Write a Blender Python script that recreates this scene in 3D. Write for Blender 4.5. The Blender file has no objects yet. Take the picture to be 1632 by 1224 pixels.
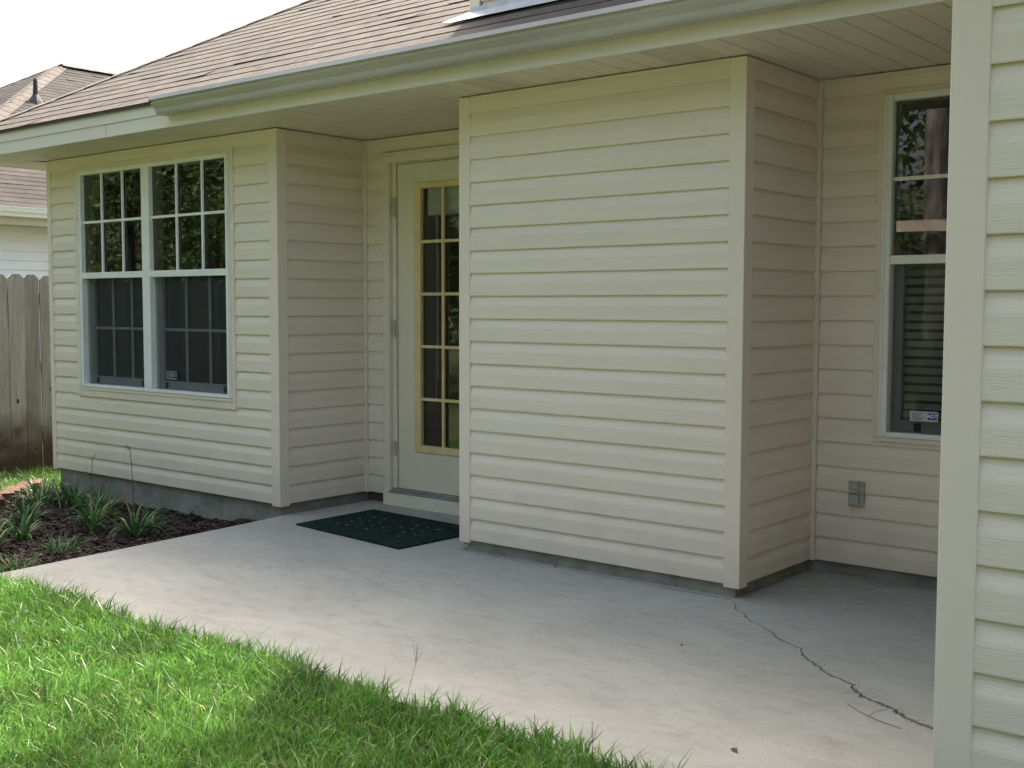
import bpy, math, random
import numpy as np
from mathutils import Vector, Matrix
random.seed(7); rng=np.random.default_rng(7)
S=bpy.context.scene; COL=S.collection
# ------------------------------------------------------------------ camera
cam=bpy.data.cameras.new("camera"); camo=bpy.data.objects.new("camera",cam); COL.objects.link(camo)
cam.sensor_width=36; cam.lens=1865.4/1632*36; cam.clip_start=.05; cam.clip_end=2000
yaw,pit,rol=.6885,-.0665,.0021
fw=Vector((-math.sin(yaw)*math.cos(pit),math.cos(yaw)*math.cos(pit),math.sin(pit)))
r0=Vector((math.cos(yaw),math.sin(yaw),0)); u0=r0.cross(fw)
c_,s_=math.cos(rol),math.sin(rol); R_=c_*r0+s_*u0; U_=-s_*r0+c_*u0
M=Matrix.Identity(4)
for i in range(3): M[i][0]=R_[i]; M[i][1]=U_[i]; M[i][2]=-fw[i]
M[0][3],M[1][3],M[2][3]=2.4085,-4.4716,1.2061
camo.matrix_world=M; S.camera=camo
# ------------------------------------------------------------------ world, sun, exposure
SUN=Vector((-.28,.57,1)).normalized()      # towards the sun: behind the house, a little to the left
elev=math.asin(SUN.z); az=math.atan2(SUN.x,SUN.y)
W=bpy.data.worlds.new("World"); S.world=W; W.use_nodes=True
nt=W.node_tree; bg=nt.nodes['Background']
sky=nt.nodes.new('ShaderNodeTexSky'); sky.sky_type='NISHITA'; sky.sun_disc=False
sky.sun_elevation=elev; sky.sun_rotation=az; sky.air_density=1.0; sky.dust_density=8.0; sky.ozone_density=.6
wt=nt.nodes.new('ShaderNodeVectorMath'); wt.operation='MULTIPLY'; wt.inputs[1].default_value=(1.05,1.0,.95)   # milky humid sky, less blue
nt.links.new(sky.outputs[0],wt.inputs[0]); nt.links.new(wt.outputs[0],bg.inputs[0]); bg.inputs[1].default_value=.15
sl=bpy.data.lights.new("sun",'SUN'); slo=bpy.data.objects.new("sun",sl); COL.objects.link(slo)
sl.energy=3.2; sl.angle=math.radians(.53); sl.color=(1,.95,.86)
slo.rotation_euler=SUN.to_track_quat('Z','Y').to_euler()
S.view_settings.view_transform='Standard'; S.view_settings.look='None'; S.view_settings.gamma=1
S.view_settings.exposure=1.93
S.render.engine='CYCLES'
S.cycles.max_bounces=8; S.cycles.transparent_max_bounces=16
# ------------------------------------------------------------------ measured layout (metres, z=0 at the bottom edge of the siding)
YA,YD,YR,YE=.057,.7765,.7206,-.3464
XA0,XA1,XB0,XB1=-5.7564,-3.1324,-1.6242,0.0
XN,YN=1.5443,-1.9953; XE=-6.305; H=2.26; CO=.1143; SLAB=-.06; PITCH=.583; ZR=2.425
# ------------------------------------------------------------------ materials
def newmat(name):
    m=bpy.data.materials.new(name); m.use_nodes=True; n=m.node_tree
    return m,n,n.nodes['Principled BSDF']
def mat(name,col,rough=.6,var=.08,vs=3.0,bump=0,bs=60,spec=.3,metal=0,stretch=(1,1,1),col2=None,fine=0,fs=150,tint=0,trans=0,wave=0):
    m,n,b=newmat(name); N=n.nodes; L=n.links
    b.inputs['Roughness'].default_value=rough; b.inputs['Metallic'].default_value=metal
    b.inputs['Specular IOR Level'].default_value=spec
    tc=N.new('ShaderNodeTexCoord'); mp=N.new('ShaderNodeMapping'); mp.inputs['Scale'].default_value=stretch
    L.new(tc.outputs['Object'],mp.inputs[0])
    no=N.new('ShaderNodeTexNoise'); no.inputs['Scale'].default_value=vs; no.inputs['Detail'].default_value=6; no.inputs['Roughness'].default_value=.6
    L.new(mp.outputs[0],no.inputs['Vector'])
    rp=N.new('ShaderNodeValToRGB'); rp.color_ramp.elements[0].position=.3; rp.color_ramp.elements[1].position=.7
    c2=col2 or tuple(c*(1-2*var) for c in col)
    rp.color_ramp.elements[0].color=(*c2,1); rp.color_ramp.elements[1].color=(*[min(1,c*(1+ (0 if col2 else var))) for c in col],1)
    L.new(no.outputs[0],rp.inputs[0]); out=rp.outputs[0]
    def mul(out,fac_out,lo,hi):
        mr=N.new('ShaderNodeMapRange'); mr.inputs[3].default_value=lo; mr.inputs[4].default_value=hi
        L.new(fac_out,mr.inputs[0])
        mx=N.new('ShaderNodeVectorMath'); mx.operation='SCALE'; L.new(out,mx.inputs[0]); L.new(mr.outputs[0],mx.inputs['Scale']); return mx.outputs[0]
    if fine:
        nf=N.new('ShaderNodeTexNoise'); nf.inputs['Scale'].default_value=fs; nf.inputs['Detail'].default_value=3
        L.new(mp.outputs[0],nf.inputs['Vector']); out=mul(out,nf.outputs[0],1-2*fine,1+2*fine)
    if tint:
        at=N.new('ShaderNodeAttribute'); at.attribute_name='tint'; out=mul(out,at.outputs['Fac'],1-tint,1+tint)
    L.new(out,b.inputs['Base Color'])
    if bump:
        nb=N.new('ShaderNodeTexNoise'); nb.inputs['Scale'].default_value=bs; nb.inputs['Detail'].default_value=4
        L.new(mp.outputs[0],nb.inputs['Vector'])
        bp=N.new('ShaderNodeBump'); bp.inputs['Strength'].default_value=1; bp.inputs['Distance'].default_value=bump
        L.new(nb.outputs[0],bp.inputs['Height']); nrm=bp.outputs[0]
        if wave:
            nw=N.new('ShaderNodeTexNoise'); nw.inputs['Scale'].default_value=1.7; nw.inputs['Detail'].default_value=1
            L.new(tc.outputs['Object'],nw.inputs['Vector'])
            bw=N.new('ShaderNodeBump'); bw.inputs['Strength'].default_value=1; bw.inputs['Distance'].default_value=wave
            L.new(nw.outputs[0],bw.inputs['Height']); L.new(nrm,bw.inputs['Normal']); nrm=bw.outputs[0]
        L.new(nrm,b.inputs['Normal'])
    if trans:
        tr=N.new('ShaderNodeBsdfTranslucent'); mx=N.new('ShaderNodeMixShader'); mx.inputs[0].default_value=trans
        L.new(out,tr.inputs[0]); L.new(b.outputs[0],mx.inputs[1]); L.new(tr.outputs[0],mx.inputs[2])
        L.new(mx.outputs[0],N['Material Output'].inputs[0])
    return m
VIN=(.75,.668,.555)
M_sid=mat('cream_vinyl_siding',VIN,.42,.03,1.3,bump=.0012,bs=26,spec=.35,stretch=(.35,.35,6),fine=.02,fs=40,wave=.01)
M_grain=mat('cream_vinyl_grain',VIN,.45,.02,1.5,bump=.0012,bs=30,spec=.3,stretch=(.35,.35,12),fine=.015,fs=30,wave=.01)
M_post=mat('cream_vinyl_post',(.76,.67,.56),.42,.025,2,bump=.0004,bs=60,spec=.35,stretch=(1,1,.1))
M_trim=mat('cream_trim',(.72,.64,.53),.45,.04,6,spec=.35)
M_back=mat('dark_sheathing',(.07,.06,.045),.9)
M_soff=mat('cream_soffit',(.70,.63,.52),.5,.03,3,spec=.3)
M_hole=mat('soffit_holes',(.10,.09,.06),.9)
M_fas=mat('cream_fascia',(.69,.64,.56),.4,.03,2,spec=.4,bump=.0006,bs=8)
M_gut=mat('painted_aluminium_gutter',(.47,.44,.41),.33,.12,2.2,spec=.5,stretch=(.4,3,3),fine=.03,fs=30)
M_shin=mat('brown_asphalt_shingle',(.090,.081,.069),.9,.14,9,bump=.004,bs=240,spec=.15,fine=.16,fs=150,tint=.13)
M_shin2=mat('weathered_asphalt_shingle',(.042,.039,.035),.9,.16,3,bump=.004,bs=200,spec=.15,fine=.12,fs=70,tint=.16)
M_cap=mat('shingle_cap',(.095,.083,.071),.9,.12,9,bump=.004,bs=240,fine=.15,fs=150,tint=.12)
M_white=mat('white_aluminium',(.78,.78,.75),.35,.04,4,spec=.5)
M_sash=mat('grey_sash',(.30,.32,.33),.4,.06,10,spec=.5)
M_black=mat('black_plastic',(.015,.015,.016),.4)
M_conc=mat('patio_concrete',(.345,.356,.315),.85,.07,1.2,bump=.0016,bs=70,spec=.2,fine=.11,fs=190,stretch=(1,1.5,1))
M_found=mat('foundation_concrete',(.27,.262,.225),.9,.2,5,bump=.003,bs=50,spec=.15,fine=.08,fs=60)
M_soil=mat('dark_soil',(.03,.024,.018),.95,.2,20,bump=.01,bs=60)
M_crumb=mat('concrete_crumb',(.19,.18,.15),.95,.3,60,tint=.7)
M_lawn=mat('lawn_soil_and_grass',(.095,.12,.05),.95,.2,7,bump=.03,bs=50,col2=(.065,.075,.035),fine=.2,fs=60)
M_grass=mat('grass_blade',(.130,.285,.048),.38,.25,2.2,spec=.5,tint=.5,trans=.36)
M_dry=mat('dry_grass_blade',(.42,.38,.20),.6,.1,5,tint=.3,trans=.2)
M_lily=mat('daylily_leaf',(.06,.16,.036),.42,.2,9,spec=.35,tint=.35,trans=.25)
M_mulch=mat('bark_mulch',(.062,.044,.033),.95,.3,30,bump=.02,bs=50,tint=.6)
M_brick=mat('red_clay_brick',(.125,.062,.045),.9,.25,20,bump=.006,bs=80,fine=.1)
M_fence=mat('weathered_grey_wood',(.275,.28,.262),.85,.3,7,bump=.004,bs=26,stretch=(4,4,.35),fine=.1,fs=40,col2=(.17,.172,.155),tint=.3)
M_knot=mat('fence_knot',(.05,.035,.022),.9,.2,50)
M_mat=mat('green_carpet',(.014,.037,.030),.95,.35,30,bump=.008,bs=260,spec=.1,fine=.3,fs=260)
M_spot=mat('mat_tan_spot',(.17,.165,.13),.9,.2,90)
M_door=mat('door_paint',(.70,.65,.52),.4,.03,3,spec=.4)
M_lite=mat('yellowed_lite_frame',(.70,.54,.29),.45,.08,8,spec=.4)
M_sill=mat('mill_aluminium',(.32,.34,.33),.35,.1,8,spec=.5,metal=.4)
M_hinge=mat('hinge_metal',(.52,.49,.39),.45,.15,60,metal=.1)
M_kick=mat('kick_board',(.70,.65,.52),.5,.04,5)
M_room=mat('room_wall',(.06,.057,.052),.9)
M_blind=mat('white_blind',(.85,.85,.80),.6,.03,5,trans=.15)
M_slat=mat('grey_blind_slat',(.80,.80,.77),.6,.03,5)
M_out=mat('cast_aluminium_cover',(.40,.40,.35),.5,.15,60,metal=0,bump=.001,bs=200)
M_flash=mat('galvanised_flashing',(.6,.62,.64),.3,.1,12,metal=.6)
M_nwall=mat('white_vinyl',(.74,.74,.76),.5,.03,3)
M_nfas=mat('tan_fascia',(.50,.46,.36),.5,.05,3)
M_pipe=mat('black_vent_pipe',(.03,.03,.03),.5)
M_bark=mat('pine_bark',(.17,.16,.145),.9,.4,9,bump=.03,bs=14,stretch=(1,1,.3),fine=.15,fs=40)
M_leaf=mat('tree_leaf',(.11,.17,.055),.6,.3,1.5,tint=.6,trans=.3)
M_twig=mat('dry_twig',(.16,.10,.07),.9,.2,30)
M_board=mat('pale_board',(.45,.40,.32),.8,.1,6)
M_stick=mat('sticker_white',(.48,.50,.52),.5,.02,9)
M_blue=mat('sticker_blue',(.02,.05,.25),.5,.02,9)
M_ltext=mat('sticker_letter',(.75,.77,.8),.5,.02,9)
def glassmat():
    m,n,b=newmat('window_glass'); N=n.nodes; L=n.links; N.remove(b)
    t=N.new('ShaderNodeBsdfTransparent'); t.inputs[0].default_value=(.90,.93,.91,1)
    g=N.new('ShaderNodeBsdfGlossy'); g.inputs['Roughness'].default_value=.012
    no=N.new('ShaderNodeTexNoise'); no.inputs['Scale'].default_value=2.2; tc=N.new('ShaderNodeTexCoord'); L.new(tc.outputs['Object'],no.inputs[0])
    bp=N.new('ShaderNodeBump'); bp.inputs['Strength'].default_value=1; bp.inputs['Distance'].default_value=.0005; L.new(no.outputs[0],bp.inputs['Height']); L.new(bp.outputs[0],g.inputs['Normal'])
    f=N.new('ShaderNodeFresnel'); f.inputs[0].default_value=1.95
    mx=N.new('ShaderNodeMixShader'); L.new(f.outputs[0],mx.inputs[0]); L.new(t.outputs[0],mx.inputs[1]); L.new(g.outputs[0],mx.inputs[2])
    L.new(mx.outputs[0],N['Material Output'].inputs[0]); return m
M_glass=glassmat()
def screenmat():
    m,n,b=newmat('insect_screen'); N=n.nodes; L=n.links
    b.inputs['Base Color'].default_value=(.028,.034,.034,1); b.inputs['Roughness'].default_value=.7
    t=N.new('ShaderNodeBsdfTransparent'); mx=N.new('ShaderNodeMixShader'); mx.inputs[0].default_value=.42
    L.new(t.outputs[0],mx.inputs[1]); L.new(b.outputs[0],mx.inputs[2]); L.new(mx.outputs[0],N['Material Output'].inputs[0]); return m
M_screen=screenmat()
def stained_concrete(m):      # extra brushed streaks and stains in the slab
    n=m.node_tree; N=n.nodes; L=n.links; b=N['Principled BSDF']; src=b.inputs['Base Color'].links[0].from_socket
    tc=N.new('ShaderNodeTexCoord'); mp=N.new('ShaderNodeMapping'); mp.inputs['Scale'].default_value=(2.2,4.2,1); mp.inputs['Rotation'].default_value=(0,0,.35)
    L.new(tc.outputs['Object'],mp.inputs[0]); no=N.new('ShaderNodeTexNoise'); no.inputs['Scale'].default_value=3.6; no.inputs['Detail'].default_value=11; no.inputs['Roughness'].default_value=.74
    L.new(mp.outputs[0],no.inputs[0])
    rp=N.new('ShaderNodeValToRGB'); e=rp.color_ramp.elements; e[0].position=.33; e[0].color=(.84,.835,.815,1); e[1].position=.52; e[1].color=(1,1,1,1); L.new(no.outputs[0],rp.inputs[0])
    mx=N.new('ShaderNodeVectorMath'); mx.operation='MULTIPLY'; L.new(src,mx.inputs[0]); L.new(rp.outputs[0],mx.inputs[1]); L.new(mx.outputs[0],b.inputs['Base Color'])
stained_concrete(M_conc)
def grime(m,amt=.86):      # rain splash and dust gathered on the lowest boards
    n=m.node_tree; N=n.nodes; L=n.links; b=N['Principled BSDF']; src=b.inputs['Base Color'].links[0].from_socket
    tc=N.new('ShaderNodeTexCoord'); sp=N.new('ShaderNodeSeparateXYZ'); L.new(tc.outputs['Object'],sp.inputs[0])
    no=N.new('ShaderNodeTexNoise'); no.inputs['Scale'].default_value=7; no.inputs['Detail'].default_value=8; L.new(tc.outputs['Object'],no.inputs[0])
    ma=N.new('ShaderNodeMath'); ma.operation='MULTIPLY_ADD'; ma.inputs[1].default_value=-.5; L.new(no.outputs[0],ma.inputs[0]); L.new(sp.outputs['Z'],ma.inputs[2])
    mr=N.new('ShaderNodeMapRange'); mr.inputs[1].default_value=-.32; mr.inputs[2].default_value=.02; mr.inputs[3].default_value=amt; mr.inputs[4].default_value=1; L.new(ma.outputs[0],mr.inputs[0])
    mx=N.new('ShaderNodeVectorMath'); mx.operation='SCALE'; L.new(src,mx.inputs[0]); L.new(mr.outputs[0],mx.inputs['Scale']); L.new(mx.outputs[0],b.inputs['Base Color'])
grime(M_sid); grime(M_post,.86)
def fence_stain(m):           # damp brown stain rising from the foot of the boards
    n=m.node_tree; N=n.nodes; L=n.links; b=N['Principled BSDF']; src=b.inputs['Base Color'].links[0].from_socket
    tc=N.new('ShaderNodeTexCoord'); sp=N.new('ShaderNodeSeparateXYZ'); L.new(tc.outputs['Object'],sp.inputs[0])
    no=N.new('ShaderNodeTexNoise'); no.inputs['Scale'].default_value=5; L.new(tc.outputs['Object'],no.inputs[0])
    ma=N.new('ShaderNodeMath'); ma.operation='MULTIPLY_ADD'; ma.inputs[1].default_value=-.55; L.new(no.outputs[0],ma.inputs[0]); L.new(sp.outputs['Z'],ma.inputs[2])
    mr=N.new('ShaderNodeMapRange'); mr.inputs[1].default_value=-.35; mr.inputs[2].default_value=.02; mr.inputs[3].default_value=1; mr.inputs[4].default_value=0; L.new(ma.outputs[0],mr.inputs[0])
    mx=N.new('ShaderNodeMix'); mx.data_type='RGBA'; L.new(mr.outputs[0],mx.inputs[0]); L.new(src,mx.inputs[6]); mx.inputs[7].default_value=(.050,.036,.022,1)
    L.new(mx.outputs[2],b.inputs['Base Color'])
fence_stain(M_fence)
# ------------------------------------------------------------------ mesh helpers
class MB:
    def __init__(s): s.v=[]; s.f=[]; s.t=[]; s.m=[]
    def face(s,pts,t=.5,m=0):
        i=len(s.v); s.v+= [tuple(p) for p in pts]; s.f.append(tuple(range(i,i+len(pts)))); s.t.append(t); s.m.append(m)
    def box(s,x0,x1,y0,y1,z0,z1,t=.5,m=0):
        i=len(s.v); s.v+=[(x,y,z) for z in (z0,z1) for y in (y0,y1) for x in (x0,x1)]
        for f in ((0,2,3,1),(4,5,7,6),(0,1,5,4),(2,6,7,3),(0,4,6,2),(1,3,7,5)): s.f.append(tuple(i+k for k in f)); s.t.append(t); s.m.append(m)
    def prism(s,prof,a,b,t=.5,m=0,caps=True):   # prof: list of 3-vectors offsets, swept from a to b
        n=len(prof); i=len(s.v); a=Vector(a); b=Vector(b)
        s.v+=[tuple(a+Vector(q)) for q in prof]+[tuple(b+Vector(q)) for q in prof]
        for k in range(n): s.f.append((i+k,i+(k+1)%n,i+n+(k+1)%n,i+n+k)); s.t.append(t); s.m.append(m)
        if caps: s.f.append(tuple(i+k for k in range(n))[::-1]); s.f.append(tuple(i+n+k for k in range(n))); s.t+=[t,t]; s.m+=[m,m]
    def tube(s,pts,rad,n=6,t=.5,m=0,caps=True):
        pts=[Vector(p) for p in pts]; i=len(s.v)
        if not hasattr(rad,'__len__'): rad=[rad]*len(pts)
        for k,p in enumerate(pts):
            d=(pts[min(k+1,len(pts)-1)]-pts[max(k-1,0)]).normalized(); a=d.cross(Vector((0,0,1)) if abs(d.z)<.9 else Vector((1,0,0))).normalized(); b=d.cross(a)
            for j in range(n):
                w=2*math.pi*j/n; s.v.append(tuple(p+(a*math.cos(w)+b*math.sin(w))*rad[k]))
        for k in range(len(pts)-1):
            for j in range(n): s.f.append((i+k*n+j,i+k*n+(j+1)%n,i+(k+1)*n+(j+1)%n,i+(k+1)*n+j)); s.t.append(t); s.m.append(m)
        if caps:
            s.f.append(tuple(i+j for j in range(n))[::-1]); s.f.append(tuple(i+(len(pts)-1)*n+j for j in range(n))); s.t+=[t,t]; s.m+=[m,m]
    def build(s,name,mats,parent=None,smooth=False,bevel=0,weld=False):
        me=bpy.data.meshes.new(name); me.from_pydata(s.v,[],s.f); me.validate()
        if not isinstance(mats,(list,tuple)): mats=[mats]
        for q in mats: me.materials.append(q)
        if len(me.polygons)==len(s.t):
            a=me.attributes.new('tint','FLOAT','FACE'); a.data.foreach_set('value',s.t)
            me.polygons.foreach_set('material_index',s.m)
        if smooth: me.polygons.foreach_set('use_smooth',[True]*len(me.polygons))
        me.update(); o=bpy.data.objects.new(name,me); COL.objects.link(o)
        if parent is not None: o.parent=parent; o.matrix_parent_inverse=parent.matrix_world.inverted() if False else Matrix.Translation(-Vector(parent_loc(parent)))
        if bevel:
            b=o.modifiers.new('bevel','BEVEL'); b.width=bevel; b.segments=2; b.limit_method='ANGLE'; b.angle_limit=.6
        return o
def parent_loc(p):
    v=Vector(p.location)
    return v
def tag(o,label=None,cat=None,group=None,kind=None):
    if label: o['label']=label
    if cat: o['category']=cat
    if group: o['group']=group
    if kind: o['kind']=kind
    return o
def empty(name,loc,label,cat,group=None):
    o=bpy.data.objects.new(name,None); COL.objects.link(o); o.location=loc; o.empty_display_size=.2
    return tag(o,label,cat,group)
# ------------------------------------------------------------------ ground
def gz(x,y):
    pts=[(-400,-.4),(-11,-.33),(-7.4,-.27),(-5.5,-.218),(-3.6,-.171),(-3.1,-.12),(-2.6,-.088),(400,-.088)]
    for (a,za),(b,zb) in zip(pts,pts[1:]):
        if a<=x<=b: z=za+(zb-za)*(x-a)/(b-a); break
    return z
xs=[-400,-150,-60,-30,-18]+list(np.arange(-12,4.01,.25))+[6,10,20,60,150,400]
ys=[-400,-150,-60,-30,-15]+list(np.arange(-8,8.01,.5))+[12,20,40,100,200,400]
b=MB(); nx=len(xs); ny=len(ys)
for y in ys:
    for x in xs: b.v.append((x,y,gz(x,y)+.006*math.sin(3*x+1.3*y)))
for j in range(ny-1):
    for i in range(nx-1): b.f.append((j*nx+i,j*nx+i+1,(j+1)*nx+i+1,(j+1)*nx+i)); b.t.append(.5); b.m.append(0)
tag(b.build('lawn',M_lawn,smooth=True),kind='structure')
# patio slab: two pieces with a real crack between them
crack=[(-.03,-.018),(.03,-.07),(.058,-.135),(.13,-.19),(.202,-.27),(.26,-.30),(.331,-.353),(.39,-.42),(.435,-.445),(.521,-.49),(.56,-.55),(.629,-.62),(.694,-.679),(.76,-.723),(.838,-.762),(.87,-.81),(.903,-.849),(.972,-.887),(1.014,-.898),(1.062,-.933),(1.105,-.97),(1.163,-.993),(1.24,-1.01),(1.35,-1.09),(1.50,-1.16)]
def rough_line(pts,n,amp):
    out=[]
    for (x0,y0),(x1,y1) in zip(pts,pts[1:]):
        for k in range(n):
            t=k/n; out.append((x0+(x1-x0)*t+random.uniform(-amp,amp),y0+(y1-y0)*t+random.uniform(-amp,amp)))
    out.append(pts[-1]); return out
cl=rough_line(crack,5,.0055)
def wid(i): 
    if random.random()<.06: return .008*(.3+i/len(cl))
    t=i/len(cl); return (.003+.009*t)*random.uniform(.4,1.5)
ca=[(x-.5*wid(i),y-.8*wid(i)) for i,(x,y) in enumerate(cl)]; cb=[(x+.5*wid(i),y+.8*wid(i)) for i,(x,y) in enumerate(cl)]
frontB=rough_line([(XB0-.02,-.006),(-1.2,-.012),(-.7,-.010),(-.3,-.016),(-.03,-.018)],22,.0045)
piece1=[(-3.115,YA+.02)]+[(-3.115,YD+.1),(XB0+.0,YD+.1),(XB0-.004,.03)]+frontB+ca[1:]+[(1.50,-1.86),(.2,-1.86),(-1.2,-1.86),(-2.93,-1.84),(-2.98,-1.2),(-3.06,-.35)]
piece2=[cl[0]]+cb[1:]+[(1.56,-1.16),(1.56,YR+.1),(-.03,YR+.1)]
piece3=[(x,y+.015+random.uniform(-.003,.003)) for x,y in frontB]+[(XB1-.035,.05),(XB0+.03,.05)]
b=MB()
for poly in (piece1,piece2,piece3):
    top=[(x,y,SLAB) for x,y in poly]; bot=[(x,y,SLAB-.16) for x,y in poly]
    b.face(top[::-1] if sum((x1-x0)*(y1+y0) for (x0,y0),(x1,y1) in zip(poly,poly[1:]+poly[:1]))>0 else top)
    for k in range(len(poly)):
        q=(k+1)%len(poly); b.face([bot[k],bot[q],top[q],top[k]])
tag(b.build('patio',M_conc),kind='structure')
b=MB(); b.face([(-3.1,-1.9,-.100),(1.6,-1.9,-.100),(1.6,.9,-.100),(-3.1,.9,-.100)]); tag(b.build('soil_under_patio',M_soil),kind='structure')
b=MB()
for k in range(230):
    i=int(len(cl)*random.uniform(.1,1)**.6)-1; x,y=cl[i]; d=random.gauss(0,.012); x+=d*.6+random.uniform(-.01,.01); y+=d; q=random.uniform(.0010,.0030); z=SLAB+.0005
    P=[(x+q*random.uniform(.6,1.2)*math.cos(t_),y+q*random.uniform(.6,1.2)*math.sin(t_),z) for t_ in (0,1.6,3.1,4.7)]; apex=(x,y,z+q)
    for j in range(4): b.face([P[j],P[(j+1)%4],apex],random.random())
tag(b.build('concrete_crumbs',M_crumb),label='dark grit and crumbs of concrete lying along the patio crack',cat='grit',kind='stuff')
# mulch bed
bed=[(-3.02,YA+.04),(-6.0,YA+.04),(-6.14,.10),(-6.05,-.08),(-5.85,-.22),(-5.67,-.40),(-5.4,-.9),(-4.8,-1.45),(-3.9,-1.86),(-2.96,-1.86),(-3.0,-1.2)]
def inpoly(x,y,poly):
    c=False; n=len(poly)
    for i in range(n):
        x0,y0=poly[i]; x1,y1=poly[i-1]
        if (y0>y)!=(y1>y) and x<(x1-x0)*(y-y0)/(y1-y0)+x0: c=not c
    return c
b=MB(); st=.06; gx=np.arange(-6.2,-2.9,st); gy=np.arange(-1.95,.12,st)
def mz(x,y): return gz(x,y)+.014+.012*math.sin(7*x+3*y)*math.sin(5*y-2*x)+.006*math.sin(23*x)*math.sin(19*y)
for x in gx:
    for y in gy:
        if inpoly(x+st/2,y+st/2,bed): b.face([(x,y,mz(x,y)),(x+st,y,mz(x+st,y)),(x+st,y+st,mz(x+st,y+st)),(x,y+st,mz(x,y+st))],random.random())
tag(b.build('mulch_bed',M_mulch),kind='structure')
b=MB()
for k in range(9000):
    x=random.uniform(-6.15,-2.98); y=random.uniform(-1.9,.07)
    if not inpoly(x,y,bed): continue
    L=random.uniform(.008,.03); w=random.uniform(.003,.009); a=random.uniform(0,6.28); ti=random.uniform(-.5,.5); z=mz(x,y)+random.uniform(0,.012)
    dx,dy=math.cos(a),math.sin(a); e=(L*dx,L*dy,L*ti); n=(-w*dy,w*dx,random.uniform(-.4,.4)*w)
    P=[(x-e[0]-n[0],y-e[1]-n[1],z-e[2]-n[2]),(x+e[0]-n[0],y+e[1]-n[1],z+e[2]-n[2]),(x+e[0]*.9+n[0],y+e[1]*.9+n[1],z+e[2]+n[2]),(x-e[0]+n[0],y-e[1]+n[1],z-e[2]+n[2])]
    b.face(P,random.random()**1.5*1.2)
    b.face([P[3],P[2],(P[2][0],P[2][1],P[2][2]-.005),(P[3][0],P[3][1],P[3][2]-.005)],.2)
tag(b.build('mulch_chips',M_mulch),label='dark brown bark mulch chips covering the planting bed by the wall',cat='mulch',kind='stuff')
# ------------------------------------------------------------------ house
house=empty('house',(0,0,0),'cream vinyl sided house with brown shingle roof, white gutter and covered back patio','house')
def profile(z0,z1,off=0):   # Dutch-lap profile: (z, depth outwards)
    out=[]; k=math.floor((z0-off)/CO)-1
    while off+k*CO<z1:
        zb=off+k*CO
        out+=[(zb+.016,.0005),(zb+.0006,.0080),(zb,.0128),(zb+.003,.0136),(zb+.060,.0130),(zb+.068,.0120),(zb+.098,.0042),(zb+CO,.0022),(zb+CO+.0155,.0004)]
        k+=1
    res=[]
    for (a,da),(c,dc) in zip(out,out[1:]):
        if c<=z0 and a<=z0 and not(abs(a-z0)<1e-6): continue
        res.append((a,da,c,dc))
    return res
def siding(name,p,q,z0,z1,m,off=0,holes=(),dent=None,label=None,gap=(.0,.0)):
    """siding from plan point p to q, outward side is to the right of p->q seen from above"""
    p=Vector((*p,0)); q=Vector((*q,0)); d=(q-p); Lt=d.length; d.normalize(); n=Vector((d.y,-d.x,0))
    b=MB(); cuts=sorted({h[2] for h in holes}|{h[3] for h in holes})
    xb=sorted({gap[0],Lt-gap[1]}|{h[0] for h in holes}|{h[1] for h in holes})
    if dent: xb=sorted(set(xb)|set(np.linspace(dent[0]-.35,dent[0]+.35,21)))
    def P(u,z,o):
        if dent:
            r=math.exp(-((u-dent[0])/.14)**2); g=max(0,1-abs(z-dent[1])/(.085))
            o=o-.0045*r*g; z=z-.0025*r*g
        return tuple(p+d*u+n*o+Vector((0,0,z)))
    for (a,da,c,dc) in profile(z0,z1,off):
        lo,hi=min(a,c),max(a,c)
        if hi<z0 or lo>z1: continue
        segs=[(a,da,c,dc)]
        for cz in cuts+[z0,z1]:
            ns=[]
            for (a1,d1,a2,d2) in segs:
                if min(a1,a2)<cz<max(a1,a2):
                    t=(cz-a1)/(a2-a1); dm=d1+(d2-d1)*t; ns+=[(a1,d1,cz,dm),(cz,dm,a2,d2)]
                else: ns.append((a1,d1,a2,d2))
            segs=ns
        for (a1,d1,a2,d2) in segs:
            mid=(a1+a2)/2
            if mid<z0-1e-6 or mid>z1+1e-6: continue
            for u0,u1 in zip(xb,xb[1:]):
                um=(u0+u1)/2
                if any(h[0]<um<h[1] and h[2]<mid<h[3] for h in holes): continue
                b.face([P(u0,a1,d1),P(u1,a1,d1),P(u1,a2,d2),P(u0,a2,d2)])
    # dark sheathing behind
    zc=sorted({z0,z1}|set(cuts))
    xb2=sorted({0,Lt}|{h[0] for h in holes}|{h[1] for h in holes})
    for za,zb in zip(zc,zc[1:]):
        for u0,u1 in zip(xb2,xb2[1:]):
            um=(u0+u1)/2; mid=(za+zb)/2
            if any(h[0]<um<h[1] and h[2]<mid<h[3] for h in holes): continue
            A=p+d*u0-n*.009; B=p+d*u1-n*.009
            b.face([(A.x,A.y,za),(B.x,B.y,za),(B.x,B.y,zb),(A.x,A.y,zb)],m=1)
    o=b.build(name,[m,M_back],house)
    if label: o['label']=label
    return o
TOP=2.258; pr=.018      # siding base plane lies pr behind the corner post face
WA=(-5.335,-3.585,.625,2.150)      # twin window rough opening in world x / z
WR=(.312,1.2,.615,2.155)
DR=(-2.955,-1.85,-.06,2.145)
siding('siding_wall',(XA0,YA+pr),(XA1,YA+pr),0,TOP,M_sid,gap=(.03,.06),holes=[(WA[0]-XA0,WA[1]-XA0,WA[2],WA[3])])
siding('siding_wall',(XA1-pr,YA),(XA1-pr,YD+pr),0,TOP,M_sid,gap=(.06,.031))
siding('siding_wall',(XA1-.02,YD+pr),(XB0+.02,YD+pr),0,TOP,M_sid,gap=(.033,.03),holes=[(DR[0]-XA1+.02,DR[1]-XA1+.02,-1,DR[3])])
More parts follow.
